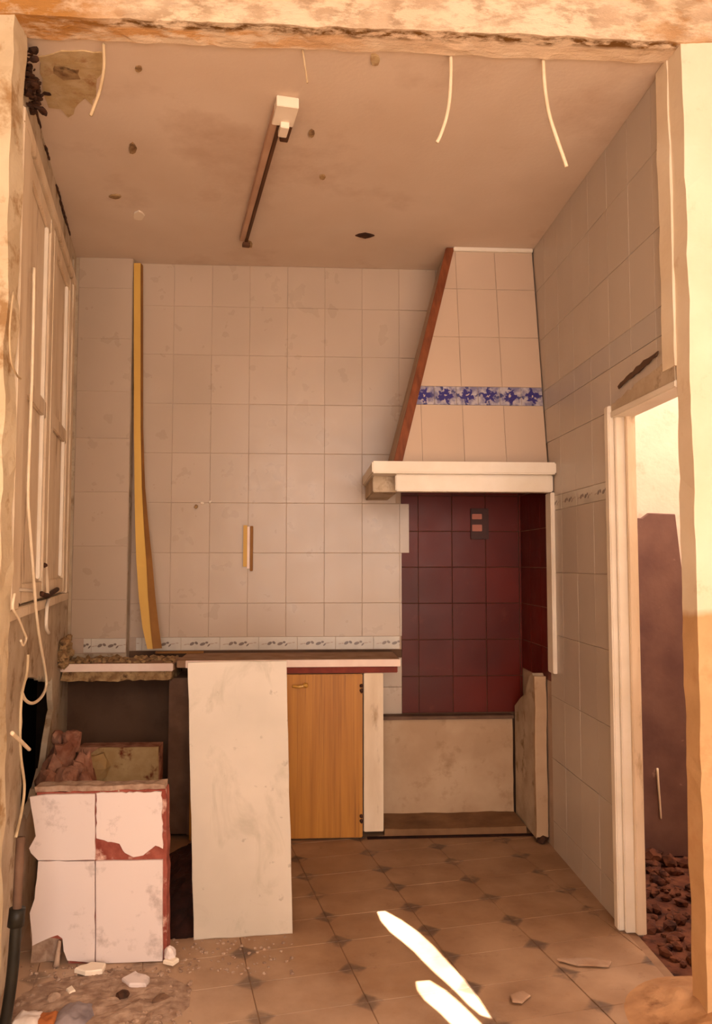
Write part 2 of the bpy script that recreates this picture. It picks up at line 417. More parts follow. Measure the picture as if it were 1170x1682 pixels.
def piece(name, fr, poly, h0, h1, mat, parent, cham=.0015, origin=None, cache=None):
    """flat piece of outline poly (u, v) between heights h0 and h1 above the frame, chamfered arris"""
    if area2(poly) < 0: poly = poly[::-1]
    cx = origin[0] if origin else sum(p[0] for p in poly) / len(poly)
    cy = origin[1] if origin else sum(p[1] for p in poly) / len(poly)
    if cache and cache in CACHE: me = CACHE[cache]
    else:
        n = len(poly); loc = [(p[0] - cx, p[1] - cy) for p in poly]
        R = max(max(abs(a), abs(b)) for a, b in loc) or 1
        mx = sum(a for a, b in loc) / n; my = sum(b for a, b in loc) / n
        k = max(0.0, 1 - cham / R)
        ins = [(mx + (a - mx) * k, my + (b - my) * k) for a, b in loc]
        H = h1 - h0
        vs = [(a, b, 0) for a, b in loc] + [(a, b, H - min(cham, H * .4)) for a, b in loc] + [(a, b, H) for a, b in ins]
        fs = []
        for lay in (0, n):
            for i in range(n):
                j = (i + 1) % n; fs.append((lay + i, lay + j, lay + n + j, lay + n + i))
        tri = tessellate_polygon([[Vector((a, b, 0)) for a, b in loc]])
        for t in tri:
            a, b, c = t
            ar = (loc[b][0] - loc[a][0]) * (loc[c][1] - loc[a][1]) - (loc[c][0] - loc[a][0]) * (loc[b][1] - loc[a][1])
            if ar < 0: a, b, c = a, c, b
            fs.append((2 * n + a, 2 * n + b, 2 * n + c)); fs.append((a, c, b))
        me = newmesh(name, vs, fs, mat)
        if cache: CACHE[cache] = me
    o = bpy.data.objects.new(name, me)
    return link(o, parent, fr.p(cx, cy, h0), fr.m)
def rect(u0, u1, v0, v1): return [(u0, v0), (u1, v0), (u1, v1), (u0, v1)]
def tiles(name, fr, us, vs, reg, mat, parent, h=.0042, gap=.0014, h0=0.0, lift=.0009):
    for i in range(len(us) - 1):
        for j in range(len(vs) - 1):
            u0, u1, v0, v1 = us[i] + gap / 2, us[i + 1] - gap / 2, vs[j] + gap / 2, vs[j + 1] - gap / 2
            c = rect(u0, u1, v0, v1); k = clip(c, reg) if reg else c
            if not k or abs(area2(k)) < 4e-4: continue
            full = abs(area2(k) - area2(c)) < 1e-7
            key = (id(fr), mat, round(u1 - u0, 4), round(v1 - v0, 4), h, h0) if full else None
            o = piece(name, fr, k, h0, h0 + h, mat, parent, origin=((u0 + u1) / 2, (v0 + v1) / 2), cache=key)
            o.location += fr.n * random.uniform(-lift, lift) * .5
def span(a, b, step, anchor):
    k0 = math.floor((a - anchor) / step); out = []
    x = anchor + k0 * step
    while x < b + step: out.append(x); x += step
    return out
def holed(name, fr, outer, holes, thick, mat, parent=None, kind=None):
    """wall slab with holes, front face on the frame plane"""
    if area2(outer) < 0: outer = outer[::-1]
    hs = [h if area2(h) < 0 else h[::-1] for h in holes]
    loops = [outer] + hs
    flat = [p for l in loops for p in l]; n = len(flat)
    tri = tessellate_polygon([[Vector((a, b, 0)) for a, b in l] for l in loops])
    base = fr.p(sum(p[0] for p in outer) / len(outer), min(p[1] for p in outer), 0)
    vs = [fr.p(a, b, 0) for a, b in flat] + [fr.p(a, b, -thick) for a, b in flat]
    fs = []
    for a, b, c in tri:
        ar = (flat[b][0] - flat[a][0]) * (flat[c][1] - flat[a][1]) - (flat[c][0] - flat[a][0]) * (flat[b][1] - flat[a][1])
        if abs(ar) < 1e-12: continue
        if ar < 0: b, c = c, b
        fs.append((a, b, c)); fs.append((n + a, n + c, n + b))
    s = 0
    for l in loops:
        m = len(l)
        for i in range(m):
            j = (i + 1) % m; fs.append((s + i, n + s + i, n + s + j, s + j))
        s += m
    o = mo(name, vs, fs, mat, parent, base=base)
    if kind: o['kind'] = kind
    return o
def jag(pts, amp=.006, step=.02, closed=True, seed=1):
    rnd = random.Random(seed); out = []
    n = len(pts)
    for i in range(n if closed else n - 1):
        a, b = Vector(pts[i]), Vector(pts[(i + 1) % n]); k = max(1, int((b - a).length / step))
        for j in range(k):
            p = a.lerp(b, j / k)
            if j: p += Vector((rnd.uniform(-amp, amp), rnd.uniform(-amp, amp)))
            out.append((p.x, p.y))
    if not closed: out.append(tuple(pts[-1]))
    return out
def tube(name, pts, r, mat, parent=None, seg=8, sub=6, taper=1.0, caps=True):
    P = [Vector(p) for p in pts]; Q = []
    for i in range(len(P) - 1):
        a, b, c, d = P[max(0, i - 1)], P[i], P[i + 1], P[min(len(P) - 1, i + 2)]
        for k in range(sub):
            t = k / sub
            Q.append(.5 * ((2 * b) + (c - a) * t + (2 * a - 5 * b + 4 * c - d) * t * t + (3 * b - a - 3 * c + d) * t ** 3))
    Q.append(P[-1]); vs, fs = [], []
    up = Vector((.31, .2, .93)).normalized(); N = None
    for i, q in enumerate(Q):
        T = (Q[min(i + 1, len(Q) - 1)] - Q[max(i - 1, 0)]).normalized()
        N = (up - T * up.dot(T)).normalized() if N is None else (N - T * N.dot(T)).normalized()
        Bn = T.cross(N); rr = r * (1 + (taper - 1) * i / (len(Q) - 1))
        for k in range(seg):
            a = 2 * math.pi * k / seg; vs.append(q + (N * math.cos(a) + Bn * math.sin(a)) * rr)
    for i in range(len(Q) - 1):
        for k in range(seg):
            j = (k + 1) % seg; fs.append((i * seg + k, i * seg + j, (i + 1) * seg + j, (i + 1) * seg + k))
    fs.append(tuple(range(seg))[::-1]); fs.append(tuple((len(Q) - 1) * seg + k for k in range(seg)))
    return mo(name, vs, fs, mat, parent, True)
def rock_bm(bm, c, s, seed, sub=1, flat=1.0, rot=None):
    rnd = random.Random(seed); off = Vector((rnd.uniform(0, 90), rnd.uniform(0, 90), rnd.uniform(0, 90)))
    r = bmesh.ops.create_icosphere(bm, subdivisions=sub, radius=1.0)
    R = Matrix.Rotation(rnd.uniform(0, 6.28) if rot is None else rot, 3, 'Z')
    for v in r['verts']:
        d = v.co.normalized(); k = 1 + .45 * noise.noise(d * 1.3 + off) + .2 * noise.noise(d * 3.1 + off)
        p = Vector((d.x * s[0], d.y * s[1], d.z * s[2] * flat)) * k
        v.co = R @ p + Vector(c)
def rock(name, c, s, seed, mat, parent=None, sub=2):
    bm = bmesh.new(); rock_bm(bm, c, s, seed, sub); return from_bm(name, bm, mat, parent)
def mound(name, cx, cy, rx, ry, h, mat, z0=0.0, seed=0, n=26, parent=None, amp=.35, fs_=9):
    vs, fs = [], []; off = Vector((seed * 3.7, seed * 1.9, 0))
    for i in range(n + 1):
        for j in range(n + 1):
            x, y = -1 + 2 * i / n, -1 + 2 * j / n; r = min(1, math.hypot(x, y))
            p = Vector((cx + x * rx, cy + y * ry, 0))
            k = (1 - r * r) ** 1.0 if r < 1 else 0
            z = h * k * (1 + amp * noise.fractal(p * fs_ + off, .8, 2.1, 4)) + .25 * h * k * noise.noise(p * fs_ * 4 + off)
            vs.append((p.x, p.y, z0 + max(0, z) - .001))
    for i in range(n):
        for j in range(n):
            a = i * (n + 1) + j; fs.append((a, a + n + 1, a + n + 2, a + 1))
    return mo(name, vs, fs, mat, parent, False)

# ================================================================== LARGE STRUCTURE
H = 3.05
BW = Frame((0, 4.39, 0), (1, 0, 0), (0, 0, 1))
RW = Frame((1.195, 0, 0), (0, -1, 0), (0, 0, 1))
LW = Frame(LP0, LA, (0, 0, 1))
FL = Frame((0, 0, 0), (1, 0, 0), (0, 1, 0))
CE = Frame((0, 0, H), (1, 0, 0), (0, -1, 0))                      # faces down, v = -y

# floor: base slab, tiles as parts
floor = holed('floor', Frame((0, 0, -.003), (1, 0, 0), (0, 1, 0)), rect(-1.6, 1.23, 2.2, 4.5), [], .08, 'floor_grout', kind='structure')
box('floor_gap', .30, 1.18, 4.045, 4.078, -.008, .0035, 'dark_soil', floor)['label'] = 'dark line in the floor before the hearth'  # thin dark strip on the floor along the hearth front
box('floor_front_room', -1.9, 2.1, -2.2, 2.2, -.09, -.004, 'front_floor')['kind'] = 'structure'
box('floor_side_room', 1.23, 3.2, 2.2, 4.6, -.09, -.02, 'debris_floor')['kind'] = 'structure'
ang = math.radians(-9.5)
fu = Vector((math.cos(ang + math.radians(19)), math.sin(ang + math.radians(19)), 0))
fu = Vector((math.cos(math.radians(9.5)), math.sin(math.radians(9.5)), 0)); fv = Vector((-fu.y, fu.x, 0))
fv = Vector((-.205 * .0 - math.sin(math.radians(11)), math.cos(math.radians(11)), 0))
fu = Vector((math.cos(math.radians(11)), math.sin(math.radians(11)), 0))
FT = Frame((0.492, 2.848, -.012), fu, fv)
reg_w = [(-.93, 2.2), (1.225, 2.2), (1.225, 3.03), (1.19, 3.03), (1.19, 4.385), (-1.28, 4.385)]
reg = [FT.uv((x, y, 0)) for x, y in [(-.93, 2.2), (1.195, 2.2), (1.195, 4.385), (-1.28, 4.385)]]
tiles('floor_tile', FT, span(-2.4, 1.5, .345, 0), span(-1.2, 2.2, .207, 0), reg, 'floor_tile', floor, h=.012, gap=.0024, lift=.001)

# back wall
wall_back = holed('wall_back', BW, rect(-1.45, 1.3, -.05, 3.15), [], .1, 'sooty', kind='structure')
us = span(-1.3, .8, .21, .297)
# thin bed of grout behind the tiled field so the joints read light
piece('grout_bed', BW, rect(-.967, .515, .905, H - .001), 0, .004, 'grout', wall_back)
for (v0, v1, xr) in [(.977, 1.161, .517), (1.161, 1.436, .517), (1.436, 1.711, .559), (1.711, 1.986, .485), (1.986, 2.261, .50), (2.261, 2.536, .56), (2.536, 2.811, .63), (2.811, H, .70)]:
    hx = lambda z: .436 + (z - 1.864) * .31 / 1.186
    if v0 > 1.9: rg = [(-.962, v0), (hx(v0), v0), (hx(v1), v1), (-.962, v1)]
    else: rg = rect(-.962, xr, v0, v1)
    tiles('wall_tile', BW, us, [v0, v1], rg, 'tile', wall_back, h0=.002)
tiles('border_tile', BW, span(-1.2, .6, .21, .36), [.907, .977], rect(-.93, .505, .90, .98), 'border', wall_back, h0=.002)
tiles('wall_tile', BW, [.30, .517], [.553, .70, .86], rect(.385, .517, .553, .86), 'tile', wall_back)
tiles('red_tile', BW, span(.3, 1.2, .19, .80), [.557, .757, .957, 1.157, 1.357, 1.557, 1.757, 1.80], rect(.517, 1.19, .553, 1.79), 'red_tile', wall_back, h=.005, gap=.003)
tiles('red_tile', BW, [.48, .517], [1.711, 1.79], None, 'red_tile', wall_back, h=.004)

# right wall with the doorway notch
DZ = 1.965
wall_right = holed('wall_right', RW, [(-4.45, -.05), (-3.0, -.05), (-3.0, DZ), (-2.449, DZ), (-2.449, 3.15), (-4.45, 3.15)], [], .07, 'grout', kind='structure')
usr = span(-4.4, -2.4, .21, -3.03)
rows = [.0, .135, .435, .735, 1.035, 1.335, 1.635]
tiles('wall_tile', RW, usr, rows, rect(-3.86, -3.03, 0, 1.635), 'tile_r', wall_right)
tiles('border_tile', RW, usr, [1.635, 1.705], rect(-3.86, -3.03, 1.6, 1.72), 'border', wall_right)
tiles('wall_tile', RW, usr, [1.705, 1.98], rect(-3.86, -3.03, 1.705, 1.985), 'tile_r', wall_right)
tiles('wall_tile', RW, usr, [1.98, 2.15], rect(-3.9, -2.53, 1.98, 2.15), 'tile_r', wall_right)
tiles('faded_border_tile', RW, usr, [2.15, 2.25], rect(-3.93, -2.53, 2.1, 2.3), 'blue_faint', wall_right)
tiles('wall_tile', RW, usr, [2.25, 2.525, 2.8, H], rect(-4.08, -2.53, 2.2, H), 'tile_r', wall_right)
tiles('red_tile', RW, span(-4.6, -3.8, .19, -4.39), [.557, .757, .957, 1.157, 1.357, 1.557, 1.757, 1.80], rect(-4.384, -3.86, .80, 1.79), 'red_tile', wall_right, h=.005, gap=.003)
box('edge_trim', 1.172, 1.1945, 3.762, 3.85, .85, 1.722, 'white_paint', wall_right, .004)['label'] = 'white vertical edging of the red recess'
# plaster strip beside the opening, over the door
t1 = rough_box('trim_1', 1.176, 1.196, 2.45, 2.535, DZ + .05, H - .002, 'lime', amp=.003); t1['kind'] = 'structure'
# rough plaster band over the door
hb = piece('plaster_band', RW, jag([(-3.0, DZ), (-2.46, DZ), (-2.46, 2.06), (-2.62, 2.04), (-3.0, 2.0)], .006, .03, seed=3), 0.0, .014, 'plaster_grey', wall_right)
piece('crack', RW, jag([(-2.93, 2.045), (-2.60, 2.085), (-2.585, 2.10), (-2.70, 2.098), (-2.94, 2.057)], .004, .03, seed=5), .0075, .012, 'sooty', wall_right)

# left wall with ragged hollow, slot and cracks
hole = jag([(.50, .93), (.62, .955), (.80, .925), (1.30, .86), (1.38, .70), (1.24, .62), (1.10, .50), (.90, .47), (.66, .42), (.55, .46), (.50, .65)], .018, .05, seed=11)
def blob(u, v, ru, rv, n=12, seed=1, tilt=0.0):
    rnd = random.Random(seed); o = []
    for k in range(n):
        a = 2 * math.pi * k / n; q = 1 + rnd.uniform(-.25, .25); x, y = ru * q * math.cos(a), rv * q * math.sin(a)
        o.append((u + x * math.cos(tilt) - y * math.sin(tilt), v + x * math.sin(tilt) + y * math.cos(tilt)))
    return o
s1, z1 = lsz(43, 145)
LT = 3.09
slot = rect(1.715, 1.80, 2.47, 3.0)
cr = []
for (u, v, ru, rv, sd_) in [(57, 235, .02, .012, 2), (73, 200, .06, .010, 3), (80, 270, .05, .009, 4), (104, 335, .15, .014, 5), (62, 287, .035, .012, 6), (88, 370, .05, .008, 8)]:
    a, b = lsz(u, v); b = min(b, 3.03); cr.append(blob(a, b, ru, rv, 14, sd_))
wall_left = holed('wall_left', LW, rect(0.0, 2.02, -.05, LT), [hole, slot, blob(s1, 2.965, .05, .035, 14, 9), blob(.12, 2.99, .08, .03, 16, 10)] + cr, .025, 'plaster_grey', kind='structure')
# closed dark hollow behind it
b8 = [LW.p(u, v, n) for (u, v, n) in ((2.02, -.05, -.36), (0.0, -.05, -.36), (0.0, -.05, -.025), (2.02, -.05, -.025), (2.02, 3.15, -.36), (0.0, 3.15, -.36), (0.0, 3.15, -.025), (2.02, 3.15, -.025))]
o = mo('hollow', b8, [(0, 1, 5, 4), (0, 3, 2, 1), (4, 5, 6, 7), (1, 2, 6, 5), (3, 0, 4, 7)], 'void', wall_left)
bm = bmesh.new(); rnd = random.Random(3)
for k in range(90):
    a = rnd.uniform(.02, .34); q = rnd.uniform(.006, .022)
    rock_bm(bm, LW.p(a, rnd.uniform(2.965, 3.045), rnd.uniform(0, .012 + .05 * rnd.random())), (q, q * rnd.uniform(.3, .8), q * rnd.uniform(.2, .6)), 300 + k, 2)
for (a0, a1) in ((.42, .55), (.70, .80), (1.05, 1.55)):
    k0 = a0
    while k0 < a1:
        ln = rnd.uniform(.02, .05); rock_bm(bm, LW.p(k0, 3.04 + rnd.uniform(-.006, .004), .002), (.006, ln, .008), 500 + int(k0 * 90), 1, rot=.18); k0 += ln
tag(from_bm('broken_corner', bm, 'rust', wall_left), kind='stuff')
# wall column at the back left
col = box('trim_2', -1.30, -.967, 4.32, 4.392, .80, H + .04, 'plaster_grey'); col['kind'] = 'structure'
CW = Frame((0, 4.32, 0), (1, 0, 0), (0, 0, 1))
piece('grout_bed', CW, rect(-1.258, -.968, .90, H - .001), 0, .004, 'grout', col)
tiles('wall_tile', CW, [-1.258, -.969], [.98, 1.185, 1.471, 1.762, 2.053, 2.31, 2.6, 2.88, H], None, 'tile', col, h0=.002)
tiles('border_tile', CW, [-1.258, -1.15, -.969], [.905, .98], rect(-1.19, -.969, .9, .99), 'border', col, h0=.002)

# ceiling
ceiling = box('ceiling', -1.45, 1.3, 2.44, 4.5, H, H + .08, 'ceil'); ceiling['kind'] = 'structure'
def cpx(px): return [(onz(u, v, H).x, -onz(u, v, H).y) for u, v in px]
piece('bare_patch', CE, jag(cpx([(62, 92), (100, 82), (168, 84), (172, 110), (158, 140), (152, 172), (140, 160), (128, 170), (112, 192), (100, 178), (80, 176), (70, 150), (66, 120)]), .008, .03, seed=4), 0, .004, 'ochre_patch', ceiling)
piece('dark_scar', CE, jag(cpx([(90, 105), (130, 112), (132, 128), (105, 130), (88, 118)]), .005, .02, seed=6), .004, .006, 'mortar', ceiling)
for k, (u, v, a, b, m) in enumerate([(228, 353, 9, 8, 'plastic'), (617, 97, 8, 11, 'ochre_patch'), (600, 386, 14, 4, 'rust'), (218, 243, 6, 10, 'mortar'), (512, 218, 6, 6, 'mortar'), (530, 290, 5, 4, 'mortar'), (190, 322, 10, 4, 'mortar'), (408, 400, 7, 6, 'mortar'), (228, 112, 6, 5, 'mortar')]):
    pts = [(u + a * math.cos(q) * random.uniform(.8, 1.2), v + b * math.sin(q) * random.uniform(.8, 1.2)) for q in [i * math.pi / 4 for i in range(8)]]
    piece('flake', CE, cpx(pts), 0, .006, m, ceiling)

# beam over the opening and the front walls
beam = rough_box('trim_3', -1.25, 1.5, 2.355, 2.465, 3.04, 3.56, 'beam', step=.03, amp=.006, scale=13); beam['kind'] = 'structure'
# where plaster has come away along the beam
bf = Frame((0, 2.352, 3.04), (1, 0, 0), (0, 0, 1))
wfr = rough_box('wall_front_right', 1.183, 2.1, 2.36, 2.452, -.05, 3.6, 'jamb', step=.05, amp=.006, scale=7); wfr['kind'] = 'structure'
wfl = rough_box('wall_front_left', -1.9, -.896, 2.36, 2.452, -.05, 3.6, 'jamb_left', step=.04, amp=.010, scale=7); wfl['kind'] = 'structure'
# unseen end wall of the front room, added to narrow the daylight opening
box('wall_front_room_back', -2.0, -.85, -2.3, -2.2, -.05, 3.3, 'front_wall')['kind'] = 'structure'
box('wall_front_room_back_sill', -.85, 2.1, -2.3, -2.2, -.05, .45, 'front_wall')['kind'] = 'structure'
box('wall_front_room_left', -2.0, -1.9, -2.2, 2.4, -.05, 3.3, 'front_wall')['kind'] = 'structure'
box('wall_front_room_right', 2.1, 2.2, -2.2, 2.4, -.05, 3.3, 'front_wall')['kind'] = 'structure'
# sheet roof added over the unseen front room, slits shaped to cast sun streaks
RZ = 3.2
def up(u, v):
    p = onz(u, v, 0); t = RZ / SUNV.z; return (p.x + SUNV.x * t, p.y + SUNV.y * t)
sl1 = [up(*q) for q in [(620, 1497), (633, 1496), (660, 1511), (687, 1530), (713, 1554), (738, 1582), (762, 1607), (788, 1641), (809, 1673), (790, 1667), (770, 1650), (750, 1629), (730, 1611), (712, 1595), (697, 1580), (680, 1562), (660, 1545), (641, 1530), (626, 1512)]]
sl2 = [up(*q) for q in [(684, 1612), (706, 1610), (732, 1626), (753, 1644), (774, 1664), (800, 1690), (840, 1730), (800, 1726), (744, 1684), (722, 1662), (698, 1642), (686, 1626)]]
holed('ceiling_front_room', Frame((0, 0, RZ), (1, 0, 0), (0, 1, 0)), rect(-2.0, 2.2, -2.2, 2.36), [sl1, sl2], .004, 'roof', kind='structure')

# side room seen through the doorway, roof left off to let sky light in
box('wall_side_room', 1.25, 3.2, 3.86, 3.96, -.05, 3.1, 'pink_wall')['kind'] = 'structure'
box('wall_side_room_far', 3.2, 3.3, 2.36, 3.96, -.05, 2.4, 'pink_wall')['kind'] = 'structure'
box('wall_side_room_near', 2.1, 3.2, 2.36, 2.46, -.05, 4.4, 'pink_wall')['kind'] = 'structure'  # overtall, to keep the sun out of the side room
box('wall_side_room_upper', 1.2, 2.1, 2.30, 2.44, 3.6, 4.4, 'pink_wall')['kind'] = 'structure'  # unseen extra wall, added to stop the sun
box('wall_side_room_parapet', 1.2, 1.265, 2.46, 3.86, 3.16, 4.4, 'pink_wall')['kind'] = 'structure'  # unseen, added above the right wall to shade the side room

# door frame
door = box('door_1', 1.19, 1.262, 2.985, 3.004, 0, DZ, 'white_paint', None, .003); door['kind'] = 'structure'
box('casing', 1.168, 1.1945, 3.004, 3.045, 0, DZ + .03, 'white_paint', door, .004)
box('stop_bead', 1.225, 1.262, 2.965, 2.985, 0, DZ - .01, 'old_paint', door, .003)
box('head', 1.178, 1.262, 2.455, 3.004, DZ - .018, DZ + .006, 'white_paint', door, .003)

# ------------------------------------------------------------------ window / shutters on the left wall
def lbox(name, s0, s1_, z0, z1_, n0, n1, mat, parent=None, bev=.003):
    c = [LW.p(s, z, n) for z in (z0, z1_) for (n, s) in ((n0, s0), (n1, s0), (n1, s1_), (n0, s1_))]
    o = hexa(name, c, mat, parent, bev); return o
win = lbox('window_1', .02, 1.62, 2.775, 2.825, 0, .035, 'old_paint'); win['kind'] = 'structure'
lbox('sill', .02, 1.60, 1.20, 1.235, 0, .030, 'old_paint', win)
for a, b, n1 in ((.02, .15, .035), (1.53, 1.62, .03)):
    lbox('casing', a, b, 1.235, 2.775, 0, n1, 'old_paint', win)
for (a, b) in ((.17, .82), (.84, 1.51)):
    sh = lbox('shutter_leaf', a, b, 1.245, 2.765, .0, .010, 'old_paint', win, .002)
    lbox('stile', a, a + .09, 1.245, 2.765, .010, .026, 'old_paint', sh)
    lbox('stile', b - .09, b, 1.245, 2.765, .010, .026, 'old_paint', sh)
    for z in (1.245, 1.95, 2.70):
        lbox('crosspiece', a + .09, b - .09, z, z + .065, .010, .024, 'old_paint', sh)
    lbox('rod', b - .16, b - .135, 1.32, 2.70, .010, .024, 'white_paint', sh)
# bolt hardware at the foot of the shutters
bolt = thing('shutter_bolt', lhit(80, 1040, .03), 'old dark iron bolt with pale pull hanging below the left wall shutters', 'bolt')
tube('bar', [lhit(68, 975, .03), lhit(78, 978, .04), lhit(94, 968, .03)], .010, 'rust', bolt)
tube('shaft', [lhit(75, 930, .02), lhit(77, 950, .03), lhit(78, 976, .04)], .007, 'old_paint', bolt)
rock('knuckle', lhit(72, 928, .025), (.016, .016, .010), 5, 'rust', bolt, 1)
tube('pull', [lhit(80, 984, .035), lhit(77, 1000, .04), lhit(76, 1030, .04), lhit(80, 1040, .04)], .007, 'white_paint', bolt)
br = thing('cable_bracket', lhit(40, 975, .01), 'small pale bar bracket on left wall holding the thin cables', 'bracket')
tube('bar', [lhit(20, 969, .025), lhit(38, 969, .03), lhit(56, 971, .025)], .006, 'white_paint', br)
tube('hook', [lhit(22, 969, .025), lhit(24, 985, .03), lhit(30, 993, .028)], .005, 'rust', br)

# ================================================================== BUILT-IN KITCHEN
# chimney hood
hood = thing('chimney_hood', (.80, 4.385, 1.724), 'tapering cream tiled cooker hood with white mantel and blue flowered band', 'cooker hood')
BL, BR_, TL, TR = (.42, 3.85, 1.864), (1.186, 3.85, 1.864), (.73, 4.07, H - .002), (1.186, 4.07, H - .002)
hexa('body', [BL, BR_, (1.186, 4.378, 1.864), (.42, 4.378, 1.864), TL, TR, (1.186, 4.378, H - .002), (.73, 4.378, H - .002)], 'grout', hood)
HV = Vector((0, .22, H - 1.864)).normalized(); HF = Frame((.42, 3.85, 1.864), (1, 0, 0), HV)
LH = (H - .002 - 1.864) / HV.z; WH = .766
regh = [(.03, 0), (WH, 0), (WH, LH), (.31 + .03, LH)]
tiles('hood_tile', HF, [-.07, .14, .35, .56, WH], [0, .315], regh, 'tile_hood', hood)
tiles('flower_tile', HF, [WH - .111 * k for k in range(7, -1, -1)], [.315, .415], regh, 'blue', hood, gap=.002)
tiles('hood_tile', HF, [-.07, .14, .35, .56, WH], [.415, .69, .965, LH], regh, 'tile_hood', hood)
d0, d1 = Vector(BL), Vector(TL)
w = .036
hexa('corner_trim', [d0 + Vector((-.008, -.014, 0)), d0 + Vector((w, -.014, 0)), d0 + Vector((w, .01, 0)), d0 + Vector((-.008, .01, 0)),
                     d1 + Vector((-.008, -.014, 0)), d1 + Vector((w, -.014, 0)), d1 + Vector((w, .01, 0)), d1 + Vector((-.008, .01, 0))], 'brown_wood', hood, .003)['label'] = 'brown varnished corner batten'
box('cornice', .76, 1.185, 4.045, 4.075, H - .022, H - .001, 'white_paint', hood, .003)
box('mantel', .30, 1.19, 3.72, 4.378, 1.806, 1.864, 'white_paint', hood, .006)['label'] = 'white mantel slab'
box('mantel_rail', .416, 1.185, 3.76, 3.835, 1.724, 1.806, 'white_paint', hood, .005)
box('mantel_return', .315, .44, 3.86, 4.378, 1.728, 1.806, 'plaster_grey', hood, .004)
box('soffit', .44, 1.185, 3.835, 4.378, 1.775, 1.806, 'dark_brown', hood)

# hearth under the red recess
he = thing('hearth_block', (.77, 4.34, 0), 'low white plastered block with thin brown ledge below the red tiled recess', 'hearth')
rough_box('plaster_panel', .39, 1.118, 4.335, 4.384, .035, .535, 'plaster_low', he, .04, .003)
box('ledge', .392, 1.12, 4.31, 4.384, .535, .553, 'dark_brown', he, .003)
rough_box('base_slab', .39, 1.12, 4.085, 4.335, 0, .035, 'base_stone', he, .04, .004)
pr_ = thing('masonry_pier', (1.16, 4.0, 0), 'short cream plastered pier beside the hearth, against right wall', 'pier')
prof = [(3.95, .02), (3.95, .80), (3.985, .825), (4.04, .80), (4.12, .70), (4.22, .66), (4.335, .60), (4.335, .02)]
n = len(prof)
x0s, x1s = 1.131, 1.1865
mo('core', [(x0s, a, b) for a, b in prof] + [(x1s, a, b) for a, b in prof], [tuple(range(n))[::-1], tuple(range(n, 2 * n))] + [(i, (i + 1) % n, n + (i + 1) % n, n + i) for i in range(n)][::1], 'plaster_grey', pr_)
rough_box('front_facing', 1.128, 1.187, 3.935, 3.952,   .03, .815, 'plaster_low', pr_, .03, .004)
rock('foot_rubble', (1.16, 3.94, .018), (.035, .03, .022), 3, 'rust', pr_, 1)

# base cabinet
cab = thing('base_cabinet', (-.1, 4.06, 0), 'honey wood fronted kitchen base cabinet under the right worktop', 'cabinet')
box('carcass', -.60, .375, 4.075, 4.375, .03, .822, 'dark_brown', cab)
box('side_stile', .283, .382, 4.052, 4.075,   .035, .822, 'old_paint', cab, .003)['label'] = 'white painted stile'
box('stile', -.705, -.605, 4.12, 4.375, .02, .796, 'dark_brown', cab, .003)['label'] = 'dark brown end panel'
box('rail', -.60, .455, 4.047, 4.075, .824, .857, 'rail', cab, .003)['label'] = 'dark red rail'
dr = box('door', -.13, .276, 4.05, 4.074, .008, .818, 'honey', cab, .004)
dr['label'] = 'honey coloured wood door'
hd = tube('handle', [(-.075, 4.04, .762), (-.045, 4.030, .760), (-.02, 4.032, .764)], .008, 'brass', dr)
rock('knob', (-.012, 4.036, .766), (.016, .014, .014), 8, 'brass', dr)
for z in (.76, .735, .115, .09):
    rock('hinge', (.270, 4.045, z), (.010, .010, .011), int(z * 100), 'rust', dr, 1)
box('door', -.585, -.14, 4.05, 4.074, .008, .818, 'honey', cab, .004)
ct = thing('worktop', (-.08, 4.2, .858), 'dusty stone worktop with bright pinkish front edge above the wooden cabinet', 'worktop')
box('slab', -.655, .467, 4.036, 4.378, .858, .893, 'dust', ct, .003)
box('edge_strip', -.61, .467, 4.026, 4.0362, .858, .894, 'counter_edge', ct, .002)
wl = thing('worktop', (-.95, 4.2, .845), 'short broken stone worktop piece with crumbling mortar, left of the leaning slab', 'worktop')
box('slab', -1.222, -.668, 4.04, 4.31, .845, .880, 'dust', wl, .003)
box('edge_strip', -1.222, -.672, 4.028, 4.0402, .843, .881, 'counter_edge', wl, .003)
rough_box('mortar_bed', -1.215, -.68, 4.045, 4.30, .798, .845, 'mortar', wl, .02, .012, 16)
bm = bmesh.new()
for k in range(90):
    x = random.uniform(-1.20, -.68); rock_bm(bm, (x, random.uniform(4.06, 4.29), .884), [random.uniform(.008, .024)] * 2 + [random.uniform(.006, .018)], k, 1)
for k in range(46):
    q = random.random(); p = LW.p(random.uniform(1.45, 1.86), .89 + q * q * .12, random.uniform(.0, .02) + .01)
    rock_bm(bm, p, [random.uniform(.010, .028)] * 3, 200 + k, 1)
tag(from_bm('crumbled_mortar', bm, 'mortar', wl), kind='stuff')

# yellow edging strip down the column
ys = thing('edging_strip', at(245, 1068, 4.33), 'long yellow strip curving down the corner of the tiled column to worktop', 'strip')
L = [(432, 220, 231), (560, 220, 231), (700, 220, 231), (800, 221, 233), (860, 222, 236), (920, 224, 240), (980, 228, 243), (1030, 234, 247), (1066, 242, 251)]
vsx, fsx = [], []
for i, (v, a, b) in enumerate(L):
    yf = 4.30 - .10 * max(0, (v - 700) / 366) ** 1.5
    pa, pb = at(a, v, yf), at(b, v, yf)
    pa.z = min(pa.z, H - .004); pb.z = min(pb.z, H - .004)
    vsx += [pa, pb, Vector((pb.x, yf + .055, pb.z)), Vector((pa.x, yf + .010, pa.z))]
for i in range(len(L) - 1):
    a = i * 4; b = a + 4
    fsx += [(a, b, b + 1, a + 1), (a + 3, a + 2, b + 2, b + 3), (a, a + 3, b + 3, b)]
fsx += [(0, 1, 2, 3), ((len(L) - 1) * 4 + 3, (len(L) - 1) * 4 + 2, (len(L) - 1) * 4 + 1, (len(L) - 1) * 4)]
mo('face', vsx, fsx, 'yellow', ys)
